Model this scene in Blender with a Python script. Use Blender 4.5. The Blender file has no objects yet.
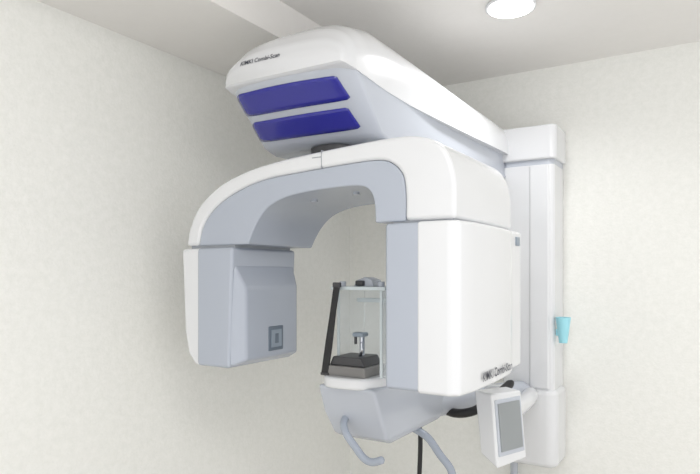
import bpy, bmesh, math
from mathutils import Vector, Matrix
from mathutils.bvhtree import BVHTree
scn=bpy.context.scene
try:
    scn.view_settings.view_transform='Standard'
    scn.view_settings.look='None'
except Exception: pass

# ---------------------------------------------------------------- materials
def mat(name,col,rough=.4,metal=0,coat=0,alpha=1,emit=None,es=0,trans=0,spec=.5,tint=.012):
    m=bpy.data.materials.new(name); m.use_nodes=True
    nt=m.node_tree; b=nt.nodes['Principled BSDF']
    b.inputs['Base Color'].default_value=(*col,1)
    b.inputs['Roughness'].default_value=rough
    b.inputs['Metallic'].default_value=metal
    b.inputs['Coat Weight'].default_value=coat
    b.inputs['Coat Roughness'].default_value=.08
    b.inputs['Alpha'].default_value=alpha
    b.inputs['Specular IOR Level'].default_value=spec
    b.inputs['Transmission Weight'].default_value=trans
    if emit:
        b.inputs['Emission Color'].default_value=(*emit,1)
        b.inputs['Emission Strength'].default_value=es
    elif tint>0:
        # very soft large-scale tone variation
        tc=nt.nodes.new('ShaderNodeTexCoord'); n=nt.nodes.new('ShaderNodeTexNoise')
        n.inputs['Scale'].default_value=2.0; n.inputs['Detail'].default_value=1
        r=nt.nodes.new('ShaderNodeValToRGB')
        r.color_ramp.elements[0].color=(*[max(0,c*(1-tint)) for c in col],1)
        r.color_ramp.elements[1].color=(*[min(1,c*(1+tint)) for c in col],1)
        nt.links.new(tc.outputs['Object'],n.inputs['Vector'])
        nt.links.new(n.outputs['Fac'],r.inputs['Fac'])
        nt.links.new(r.outputs['Color'],b.inputs['Base Color'])
    return m
def wallpaper(name,c1,c2,sc=14,bump=.25,fine=110):
    m=bpy.data.materials.new(name); m.use_nodes=True
    nt=m.node_tree; b=nt.nodes['Principled BSDF']
    b.inputs['Roughness'].default_value=.85; b.inputs['Specular IOR Level'].default_value=.2
    tc=nt.nodes.new('ShaderNodeTexCoord')
    n=nt.nodes.new('ShaderNodeTexNoise'); n.inputs['Scale'].default_value=sc; n.inputs['Detail'].default_value=9; n.inputs['Roughness'].default_value=.85
    cr=nt.nodes.new('ShaderNodeValToRGB')
    cr.color_ramp.elements[0].position=.40; cr.color_ramp.elements[0].color=(*c1,1)
    cr.color_ramp.elements[1].position=.60; cr.color_ramp.elements[1].color=(*c2,1)
    n2=nt.nodes.new('ShaderNodeTexNoise'); n2.inputs['Scale'].default_value=fine; n2.inputs['Detail'].default_value=3
    bp=nt.nodes.new('ShaderNodeBump'); bp.inputs['Strength'].default_value=bump; bp.inputs['Distance'].default_value=.003
    L=nt.links.new
    L(tc.outputs['Object'],n.inputs['Vector']); L(tc.outputs['Object'],n2.inputs['Vector'])
    L(n.outputs['Fac'],cr.inputs['Fac']); L(cr.outputs['Color'],b.inputs['Base Color'])
    L(n2.outputs['Fac'],bp.inputs['Height']); L(bp.outputs['Normal'],b.inputs['Normal'])
    return m
M_wall=wallpaper('wallpaper_mottled',(.815,.82,.785),(.875,.875,.845),sc=36,bump=.35,fine=90)
M_ceil=wallpaper('ceiling_paper',(.80,.785,.765),(.815,.80,.78),sc=10,bump=.1)
M_floor=wallpaper('floor_vinyl',(.60,.58,.54),(.64,.61,.57),sc=5,bump=.05)
M_white=mat('enamel_white',(.71,.72,.74),.22,coat=.3)
M_ivory=mat('enamel_ivory',(.75,.75,.70),.35)
M_grey=mat('enamel_bluegrey',(.41,.445,.515),.25,coat=.2)
M_lgrey=mat('enamel_lightgrey',(.49,.52,.58),.25,coat=.2)
M_handle=mat('handle_grey',(.36,.40,.47),.25)
M_blue=mat('stripe_blue',(.012,.013,.27),.08,coat=.5)
M_black=mat('black_rubber',(.012,.012,.014),.45)
M_dark=mat('dark_grey_plastic',(.05,.05,.055),.35)
M_brown=mat('block_grey',(.20,.195,.19),.4)
M_chrome=mat('chrome',(.55,.57,.62),.15,metal=1)
M_acry=mat('clear_acrylic',(.85,.93,.97),.05,alpha=.22)
M_acryedge=mat('acrylic_edge',(.74,.81,.84),.12,alpha=.75)
M_screen=mat('lcd_screen',(.27,.29,.30),.3,coat=.1)
M_text=mat('label_ink',(.05,.055,.08),.5)
M_switch=mat('switch_bluegrey',(.13,.165,.21),.4)
M_switch2=mat('switch_face',(.26,.31,.37),.4)
M_cyan=mat('cyan_plastic',(.35,.72,.82),.35)
M_lamp=mat('lamp_diffuser',(1,1,1),.5,emit=(1,.99,.97),es=6)
M_seam=mat('seam_grey',(.30,.32,.35),.6)

# ---------------------------------------------------------------- helpers
def empty(name):
    e=bpy.data.objects.new(name,None); scn.collection.objects.link(e); return e
def obj(name,verts,faces,m,parent=None,bevel=0,seg=3,smooth=True,angle=35):
    me=bpy.data.meshes.new(name); me.from_pydata([tuple(v) for v in verts],[],faces)
    bm=bmesh.new(); bm.from_mesh(me); bmesh.ops.recalc_face_normals(bm,faces=bm.faces); bm.to_mesh(me); bm.free()
    me.materials.append(m)
    for p in me.polygons: p.use_smooth=smooth
    o=bpy.data.objects.new(name,me); scn.collection.objects.link(o)
    if parent: o.parent=parent
    if bevel>0:
        b=o.modifiers.new('bevel','BEVEL'); b.width=bevel; b.segments=seg; b.limit_method='ANGLE'; b.angle_limit=math.radians(angle)
        w=o.modifiers.new('wn','WEIGHTED_NORMAL'); w.keep_sharp=False
    elif smooth:
        me.set_sharp_from_angle(angle=math.radians(angle))
    return o
def box(name,x,y,z,m,parent=None,bevel=.004,seg=3):
    v=[(a,b,c) for a in x for b in y for c in z]
    f=[(0,1,3,2),(4,6,7,5),(0,4,5,1),(2,3,7,6),(0,2,6,4),(1,5,7,3)]
    return obj(name,v,f,m,parent,bevel,seg,smooth=bevel>0)
def prism(name,prof,axis,a,b,m,parent=None,bevel=.01,seg=3,angle=35):
    def mk(p,k):
        return {'y':(p[0],k,p[1]),'x':(k,p[0],p[1]),'z':(p[0],p[1],k)}[axis]
    n=len(prof); v=[mk(p,a) for p in prof]+[mk(p,b) for p in prof]
    f=[tuple(range(n)),tuple(range(2*n-1,n-1,-1))]+[(i,(i+1)%n,n+(i+1)%n,n+i) for i in range(n)]
    return obj(name,v,f,m,parent,bevel,seg,angle=angle)
def loft(name,rings,m,parent=None,bevel=0,cap=True,seg=3,angle=35):
    n=len(rings[0]); v=[p for r in rings for p in r]; f=[]
    for j in range(len(rings)-1):
        for i in range(n):
            f.append((j*n+i,j*n+(i+1)%n,(j+1)*n+(i+1)%n,(j+1)*n+i))
    if cap:
        f.append(tuple(range(n))); f.append(tuple((len(rings)-1)*n+i for i in range(n-1,-1,-1)))
    return obj(name,v,f,m,parent,bevel,seg,angle=angle)
def cr(pts,n):
    P=[Vector(p) for p in pts]; P=[2*P[0]-P[1]]+P+[2*P[-1]-P[-2]]
    out=[]; k=len(P)-3
    for i in range(n):
        s=i/(n-1)*k; j=min(int(s),k-1); t=s-j
        a,b,c,d=P[j:j+4]
        out.append(.5*((2*b)+(c-a)*t+(2*a-5*b+4*c-d)*t*t+(3*b-a-3*c+d)*t**3))
    return out
def tube(name,pts,r,m,parent=None,n=14,ns=None):
    P=cr(pts,ns or len(pts)*7); rings=[]
    up=Vector((0,0,1)); pu=None
    for i,p in enumerate(P):
        d=(P[min(i+1,len(P)-1)]-P[max(i-1,0)]).normalized()
        u=d.cross(up) if pu is None else (pu-d*pu.dot(d))
        if u.length<.05: u=d.cross(Vector((0,1,0)))
        u.normalize(); w=u.cross(d).normalized(); pu=u
        rr=r*(.6 if i in(0,len(P)-1) else 1)
        rings.append([p+u*rr*math.cos(t)+w*rr*math.sin(t) for t in [2*math.pi*q/n for q in range(n)]])
    return loft(name,rings,m,parent,angle=60)
def cyl(name,c,r,z0,z1,m,parent=None,r2=None,n=40,bevel=.003):
    r2=r if r2 is None else r2
    R=[[(c[0]+rr*math.cos(2*math.pi*i/n),c[1]+rr*math.sin(2*math.pi*i/n),z) for i in range(n)] for rr,z in((r,z0),(r2,z1))]
    return loft(name,R,m,parent,bevel=bevel,seg=2,angle=50)
def bvh(o): 
    return BVHTree.FromPolygons([v.co.copy() for v in o.data.vertices],[tuple(p.vertices) for p in o.data.polygons])

# ---------------------------------------------------------------- room
box('wall_left',(-.12,0),(-4.2,.12),(0,2.5),M_wall,bevel=0)
box('wall_back',(0,3.6),(0,.12),(0,2.5),M_wall,bevel=0)
box('ceiling',(-.12,3.6),(-4.2,.12),(2.5,2.6),M_ceil,bevel=0)
box('ceiling_soffit',(0.0,.466),(-4.2,0),(2.363,2.5),M_ceil,bevel=0)
box('floor',(-.12,3.6),(-4.2,.12),(-.1,0),M_floor,bevel=0)
box('baseboard_left',(0,.012),(-4.2,0),(0,.07),M_ivory,bevel=.002)
box('baseboard_back',(.012,3.6),(-.012,0),(0,.07),M_ivory,bevel=.002)

dl=empty('ceiling_downlight')
cyl('trim_ring',(1.174,-.767),.092,2.488,2.4995,M_white,dl)
cyl('diffuser',(1.174,-.767),.082,2.484,2.489,M_lamp,dl)

# ---------------------------------------------------------------- x-ray machine
X=empty('dental_panoramic_xray_machine')
def rrect(x0,x1,y0,y1,r,n=6):
    o=[]
    for cx,cy,a0 in((x0+r,y0+r,180),(x1-r,y0+r,270)):
        for i in range(n+1):
            a=math.radians(a0+90*i/n); o.append((cx+r*math.cos(a),cy+r*math.sin(a)))
    return o+[(x1,y1),(x0,y1)]
prism('column_body',rrect(.960,1.20,-.195,-.004,.025),'z',.97,2.0,M_white,X,bevel=.004)
prism('column_cap',rrect(.938,1.212,-.212,-.004,.03),'z',2.022,2.178,M_white,X,bevel=.010)
prism('column_neck',rrect(.962,1.198,-.193,-.004,.03),'z',1.99,2.03,M_lgrey,X,bevel=0)
prism('column_base',rrect(.975,1.215,-.213,-.004,.05),'z',.62,.975,M_white,X,bevel=.025)
prism('column_slide',rrect(1.09,1.180,-.203,-.18,.01),'z',.98,1.995,M_white,X,bevel=.003)

# overhead arm : grey lower body with slanted, gently bowed front
NX=28; rings=[]
for i in range(NX+1):
    u=-1+2*i/NX; e=abs(u)**10*.03; bow=-.018*(1-u*u)
    xf=.676+.240*u; xb=.765+.215*u
    rings.append([(xf,-1.49+e+bow,2.13),(xf,-1.478+e+bow,2.105),(xf,-1.325+e+bow*.7,1.95),(xf,-1.26+e,1.932),
                  (xb,-.22,1.95),(xb,-.02,1.97),(xb,-.02,2.10),(xf*.5+xb*.5,-.7,2.095)])
arm=loft('arm_lower_body',rings,M_lgrey,X,bevel=.012,angle=50)
armB=bvh(arm)
# white upper shell: y, xcentre, halfwidth, zbase, height
st=[(-1.515,.676,.222,2.12,.05),(-1.506,.676,.233,2.115,.09),(-1.465,.676,.243,2.108,.145),(-1.40,.675,.247,2.10,.19),(-1.28,.676,.248,2.088,.232),
    (-1.12,.682,.250,2.078,.236),(-.9,.705,.250,2.068,.22),(-.6,.735,.241,2.062,.195),(-.3,.762,.234,2.058,.175),(-.01,.768,.234,2.058,.16)]
K=[]
for i in range(len(st)-1):
    a,b=st[i],st[i+1]
    for q in range(4):
        t=q/4; K.append([a[k]*(1-t)+b[k]*t for k in range(5)])
K.append(list(st[-1]))
rings=[]
for y,xc,hw,zb,h in K:
    r=[]; n=32
    for i in range(n+1):
        a=math.pi*i/n; c,s=math.cos(a),math.sin(a); e=2/3.1
        r.append((xc+hw*math.copysign(abs(c)**e,c),y,zb+h*abs(s)**e))
    rings.append(r)
shell=loft('arm_upper_shell',rings,M_white,X,angle=60)
shellB=bvh(shell)
def stripe(name,x0,x1,f0,f1):
    nx,nz=40,6; v=[];f=[]
    d=Vector((0,.72,.694))
    for i in range(nx+1):
        a=i/nx
        for j in range(nz+1):
            c=j/nz
            b=f0(a)*(1-c)+f1(a)*c
            x=x0+(x1-x0)*a+(.014*(c-.5) if a>.9 else 0)
            p=Vector((x,-1.478+.155*b,2.105-.155*b))-d*.3
            h=armB.ray_cast(p,d)
            q=(h[0] if h[0] else p+d*.3)-d*.0015
            v.append(q)
    for i in range(nx):
        for j in range(nz):
            k=i*(nz+1)+j; f.append((k,k+1,k+nz+2,k+nz+1))
    o=obj(name,v,f,M_blue,X,angle=80)
    s=o.modifiers.new('s','SOLIDIFY'); s.thickness=.003; s.offset=0
    return o
rd=lambda a:(max(0,(a-.97)/.03)**2)*.025
rl=lambda a:(max(0,(.10-a)/.10)**2)*.12
stripe('blue_stripe_upper',.438,.866,lambda a:.05+rd(a)+rl(a)-.05*math.sin(math.pi*a),lambda a:.43-rd(a)-.03*math.sin(math.pi*a))
stripe('blue_stripe_lower',.441,.860,lambda a:.54+rd(a)+rl(a)-.03*math.sin(math.pi*a),lambda a:.90-rd(a)-.02*math.sin(math.pi*a))

def label(name,txt,size,place,parent):
    cu=bpy.data.curves.new(name,'FONT'); cu.body=txt; cu.size=size; cu.extrude=0; cu.offset=size*.012
    o=bpy.data.objects.new(name,cu); scn.collection.objects.link(o)
    dg=bpy.context.evaluated_depsgraph_get(); me=bpy.data.meshes.new_from_object(o.evaluated_get(dg))
    bpy.data.objects.remove(o)
    for v in me.vertices: v.co=place(v.co.x,v.co.y)
    me.materials.clear(); me.materials.append(M_text)
    n=bpy.data.objects.new(name,me); scn.collection.objects.link(n); n.parent=parent
    return n
def onshell(a,b):
    p=Vector((.515+a,-2,2.172+b)); h=shellB.ray_cast(p,Vector((0,1,0)))
    return (h[0] if h[0] else Vector((p.x,-1.5,p.z)))-Vector((0,.002,0))
label('label_text_head','KIMKI Combi-Scan',.021,onshell,X)

# rotation joint
cyl('rotation_joint',(.70,-1.2),.075,1.84,1.96,M_black,X)
cyl('rotation_collar',(.70,-1.2),.105,1.915,1.936,M_dark,X)

# rotating C-arch
outer=[(.252,1.597),(.270,1.665),(.318,1.736),(.402,1.793),(.502,1.828),(.627,1.851),(.819,1.868),(1.04,1.880),(1.14,1.874),(1.21,1.84),(1.243,1.765),(1.247,1.645)]
div=[(.311,1.597),(.332,1.664),(.387,1.722),(.481,1.769),(.60,1.80),(.75,1.812),(.90,1.820),(1.006,1.822),(1.055,1.81),(1.09,1.775),(1.1,1.72),(1.1,1.645)]
inner=[(.532,1.597),(.550,1.635),(.58,1.68),(.62,1.715),(.68,1.738),(.76,1.75),(.86,1.755),(.94,1.755),(.978,1.745),(.997,1.718),(1.003,1.68),(1.004,1.645)]
N=60
def c2(p): return cr([Vector((a,0,b)) for a,b in p],N)
O,D,I=c2(outer),c2(div),c2(inner)
def back(x): 
    t=min(1,max(0,(x-.26)/.98)); return -1.19+.19*t
def band(name,A,B,m,yf,bev):
    rings=[]
    for a,b in zip(A,B):
        rings.append([(a.x,yf,a.z),(a.x,back(a.x),a.z),(b.x,back(b.x),b.z),(b.x,yf,b.z)])
    return loft(name,rings,m,X,bevel=bev,angle=50)
band('arch_outer_shell',O,D,M_white,-1.5,.018)
band('arch_inner_band',D,I,M_grey,-1.495,.005)
box('arch_seam',(.8225,.8245),(-1.5008,-1.22),(1.815,1.8695),M_seam,X,bevel=0)
box('arch_latch',(.79,.822),(-1.5008,-1.49),(1.848,1.851),M_seam,X,bevel=0)
for i,(a,b) in enumerate(((.70,-1.36),(.86,-1.36),(.93,-1.2))):
    cyl('arch_screw_cap_%d'%i,(a,b),.011,1.736 if a<.75 else 1.749,1.76,M_lgrey,X,n=20,bevel=.001)

# tube head (left)
prism('tube_head_shell',[(.236,1.588),(.325,1.588),(.325,1.188),(.30,1.188),(.268,1.225),(.25,1.30)],'y',-1.505,-1.16,M_white,X,bevel=.012,angle=30)
prism('tube_head_body',[(.315,1.588),(.478,1.588),(.462,1.188),(.315,1.188)],'y',-1.51,-1.165,M_grey,X,bevel=.012)
r=[]
for x,y0,y1,z0,z1 in((.455,-1.505,-1.17,1.192,1.545),(.475,-1.500,-1.178,1.197,1.53),(.508,-1.475,-1.195,1.212,1.455)):
    r.append([(x,y0,z0),(x,y1,z0),(x,y1,z1),(x,y0,z1)])
loft('tube_head_bulge',r,M_grey,X,bevel=.018,angle=15)
box('tube_switch_frame',(.505,.511),(-1.362,-1.282),(1.233,1.318),M_switch,X,bevel=.003)
box('tube_switch_button',(.510,.513),(-1.350,-1.294),(1.245,1.306),M_switch2,X,bevel=.002)
box('tube_switch_core',(.512,.514),(-1.332,-1.312),(1.258,1.292),M_switch,X,bevel=.001)
box('tube_head_gap',(.27,.47),(-1.49,-1.19),(1.585,1.60),M_seam,X,bevel=0)

# sensor box (right)
box('sensor_box_grey',(1.043,1.15),(-1.51,-1.0),(1.182,1.640),M_grey,X,bevel=.01)
prism('sensor_box_shell',[(1.14,-1.512),(1.235,-1.512),(1.258,-1.495),(1.270,-1.42),(1.273,-1.25),(1.270,-1.10),(1.258,-1.03),(1.14,-1.02)],'z',1.178,1.642,M_white,X,bevel=.01,angle=25)
box('sensor_box_back',(1.06,1.252),(-1.03,-.905),(1.185,1.645),M_white,X,bevel=.012)
box('sensor_gap',(1.06,1.24),(-1.49,-1.02),(1.638,1.65),M_seam,X,bevel=0)
box('sensor_latch',(1.249,1.256),(-.975,-.935),(1.595,1.625),M_switch2,X,bevel=.002)
label('label_text_sensor','KIMKI Combi-Scan',.036,lambda a,b:Vector((1.2758,-1.37+a,1.20+b)),X)

# chin-rest table
def ring(cx,cy,a,b,z,n=48,p=3.2):
    return [(cx+a*math.copysign(abs(math.cos(t))**(2/p),math.cos(t)),cy+b*math.copysign(abs(math.sin(t))**(2/p),math.sin(t)),z) for t in [2*math.pi*i/n for i in range(n)]]
loft('tray_top',[ring(.775,-1.13,.112,.19,z) for z in(1.120,1.158)],M_white,X,bevel=.01,angle=50)
# under-tray housing: tapered tub with a flat bottom
r=[]
for xa,xb,ya,yb,z in((.715,.890,-1.18,-.78,.925),(.690,.900,-1.225,-.75,.945),(.675,.900,-1.27,-.74,1.03),(.670,.890,-1.30,-.80,1.125)):
    r.append([(xa,ya,z),(xb,ya,z),(xb,yb,z),(xa,yb,z)])
loft('tray_body',r,M_lgrey,X,bevel=.03,seg=5,angle=20)
tube('support_arm',[(.80,-.90,1.0),(.86,-.70,.98),(.97,-.45,.96),(1.07,-.19,.95)],.06,M_lgrey,X,n=20)
box('support_plate',(.96,1.08),(-.50,-.47),(.87,1.03),M_white,X,bevel=.008)
for i,(a,b) in enumerate(((.975,.90),(1.02,.90),(.975,1.0))):
    box('plate_screw_%d'%i,(a-.006,a+.006),(-.506,-.498),(b-.006,b+.006),M_dark,X,bevel=.002)
# bite-block base, post and small chin cup
box('block_base',(.70,.85),(-1.29,-1.15),(1.157,1.192),M_brown,X,bevel=.004)
prism('block_top',[(.705,1.192),(.845,1.192),(.828,1.222),(.720,1.222)],'y',-1.28,-1.16,M_dark,X,bevel=.004)
cyl('block_post',(.80,-1.22),.009,1.215,1.295,M_chrome,X,bevel=.001)
box('chin_cup',(.773,.818),(-1.245,-1.205),(1.287,1.302),M_switch2,X,bevel=.006)
cyl('chin_cup_peg',(.783,-1.235),.005,1.262,1.288,M_dark,X,n=16,bevel=.001)
tube('block_lever',[(.80,-1.235,1.22),(.81,-1.24,1.245),(.81,-1.24,1.27)],.006,M_chrome,X)
# acrylic frame
box('acrylic_panel_left',(.722,.729),(-1.25,-1.08),(1.158,1.45),M_acry,X,bevel=.001)
box('acrylic_panel_right',(.888,.895),(-1.25,-1.08),(1.158,1.45),M_acry,X,bevel=.001)
box('acrylic_panel_back',(.729,.888),(-1.086,-1.08),(1.158,1.45),M_acry,X,bevel=.001)
box('acrylic_edge_left',(.721,.730),(-1.256,-1.250),(1.158,1.45),M_acryedge,X,bevel=.001)
box('acrylic_edge_right',(.887,.896),(-1.256,-1.250),(1.158,1.45),M_acryedge,X,bevel=.001)
box('acrylic_top',(.705,.915),(-1.27,-1.08),(1.446,1.458),M_acryedge,X,bevel=.002)
box('acrylic_crossbar',(.73,.888),(-1.14,-1.132),(1.40,1.415),M_acryedge,X,bevel=.002)
prism('bite_holder_clip',[(.765,1.458),(.845,1.458),(.84,1.480),(.81,1.49),(.78,1.480)],'y',-1.22,-1.16,M_lgrey,X,bevel=.003)
box('bite_holder_knob',(.78,.81),(-1.235,-1.20),(1.46,1.478),M_dark,X,bevel=.004)
for i,x in enumerate((.735,.885)):
    cyl('acrylic_knob_%d'%i,(x,-1.24),.011,1.458,1.475,M_lgrey,X,bevel=.002)
prism('black_strap',[(.731,1.468),(.755,1.468),(.739,1.38),(.722,1.25),(.706,1.163),(.680,1.163),(.694,1.25),(.717,1.38)],'y',-1.292,-1.286,M_black,X,bevel=.001)
box('strap_buckle',(.729,.758),(-1.297,-1.284),(1.455,1.472),M_dark,X,bevel=.003)
box('strap_anchor',(.68,.71),(-1.297,-1.255),(1.157,1.166),M_dark,X,bevel=.002)
# patient handles
tube('handle_left',[(.745,-1.17,1.04),(.760,-1.27,1.008),(.785,-1.3,.975),(.822,-1.3,.933),(.853,-1.3,.903),(.885,-1.3,.895),(.925,-1.3,.910)],.0125,M_handle,X)
tube('handle_right',[(.80,-.98,.95),(.862,-.95,.925),(.922,-.95,.897),(.970,-.95,.842),(1.008,-.95,.801),(1.018,-.95,.765),(1.005,-.95,.735)],.014,M_handle,X)
# cables
tube('black_cable_loop',[(.82,-.80,1.03),(.842,-.7,.99),(.907,-.7,.942),(1.0,-.7,.955),(1.06,-.62,1.0),(1.10,-.5,1.05)],.018,M_black,X)
tube('black_cable_drop',[(.86,-.9,.95),(.868,-.9,.87),(.862,-.9,.70),(.84,-.88,.50)],.009,M_black,X)
# control monitor
Mx,My=1.182,-.95
d1=Vector((.365,.931,0)); d2=Vector((-.931,.365,0))
def mp(a,b,z): p=Vector((Mx,My,0))+d1*a+d2*b; return (p.x,p.y,z)
v=[mp(0,.0,.825),mp(.165,0,.835),mp(.165,.025,1.075),mp(0,.025,1.08),mp(0,.075,.862),mp(.165,.07,.87),mp(.165,.095,1.08),mp(0,.105,1.085)]
obj('monitor_housing',v,[(0,1,2,3),(7,6,5,4),(0,4,5,1),(2,6,7,3),(0,3,7,4),(1,5,6,2)],M_white,X,.008)
def slant(name,a,z,off,m):
    q=[]
    for o2 in(off,-.004):
        for i in a:
            for k in z:
                q.append(mp(i,(k-.83)/.25*.025-o2,k))
    return obj(name,q,[(0,1,3,2),(4,6,7,5),(0,4,5,1),(2,3,7,6),(0,2,6,4),(1,5,7,3)],m,X,.001)
slant('monitor_bezel',(.012,.153),(.865,1.058),.003,M_lgrey)
slant('monitor_screen',(.024,.143),(.88,1.045),.006,M_screen)
tube('monitor_bracket',[(1.17,-.80,.98),(1.15,-.6,.97),(1.13,-.4,.96),(1.10,-.20,.95)],.035,M_white,X,n=16)
cyl('service_pole',(.98,-.06),.018,0.0,.80,M_lgrey,X)

# cup on column side
cup=empty('plastic_cup')
def cring(r,z): return [(1.236+r*math.cos(t),-.175+r*math.sin(t),z) for t in [2*math.pi*i/28 for i in range(28)]]
loft('cup_wall',[cring(.018,1.19),cring(.033,1.305),cring(.030,1.305),cring(.016,1.195)],M_cyan,cup,angle=50)
box('cup_bracket',(1.2025,1.222),(-.172,-.152),(1.22,1.25),M_cyan,cup,bevel=.003)

# ---------------------------------------------------------------- light
w=bpy.data.worlds.new('World'); scn.world=w; w.use_nodes=True
bg=w.node_tree.nodes['Background']; bg.inputs[0].default_value=(1,.998,.995,1); bg.inputs[1].default_value=1.5
def area(name,loc,tgt,sx,sy,e,col=(1,1,1)):
    l=bpy.data.lights.new(name,'AREA'); l.shape='RECTANGLE'; l.size=sx; l.size_y=sy; l.energy=e; l.color=col
    o=bpy.data.objects.new(name,l); scn.collection.objects.link(o); o.location=loc
    o.rotation_euler=(Vector(tgt)-Vector(loc)).to_track_quat('-Z','Y').to_euler(); return o
area('added_fill_light',(1.9,-2.6,2.46),(1.7,-2.4,0),1.2,.6,14,(1,.99,.97))  # unseen overhead fill, added to brighten room and machine; no panel fitting modelled
p=bpy.data.lights.new('downlight_lamp','SPOT'); p.energy=20; p.spot_size=2.7; p.spot_blend=.8; p.shadow_soft_size=.08
po=bpy.data.objects.new('downlight_lamp',p); scn.collection.objects.link(po); po.location=(1.174,-.767,2.46)

# ---------------------------------------------------------------- camera
c=bpy.data.cameras.new('camera'); co=bpy.data.objects.new('camera',c); scn.collection.objects.link(co)
co.location=(1.834,-2.98,1.5); co.rotation_euler=(math.radians(90),0,math.radians(31.6))
c.sensor_width=36; c.lens=600/700*36; c.shift_y=37/700; c.clip_start=.05
scn.camera=co
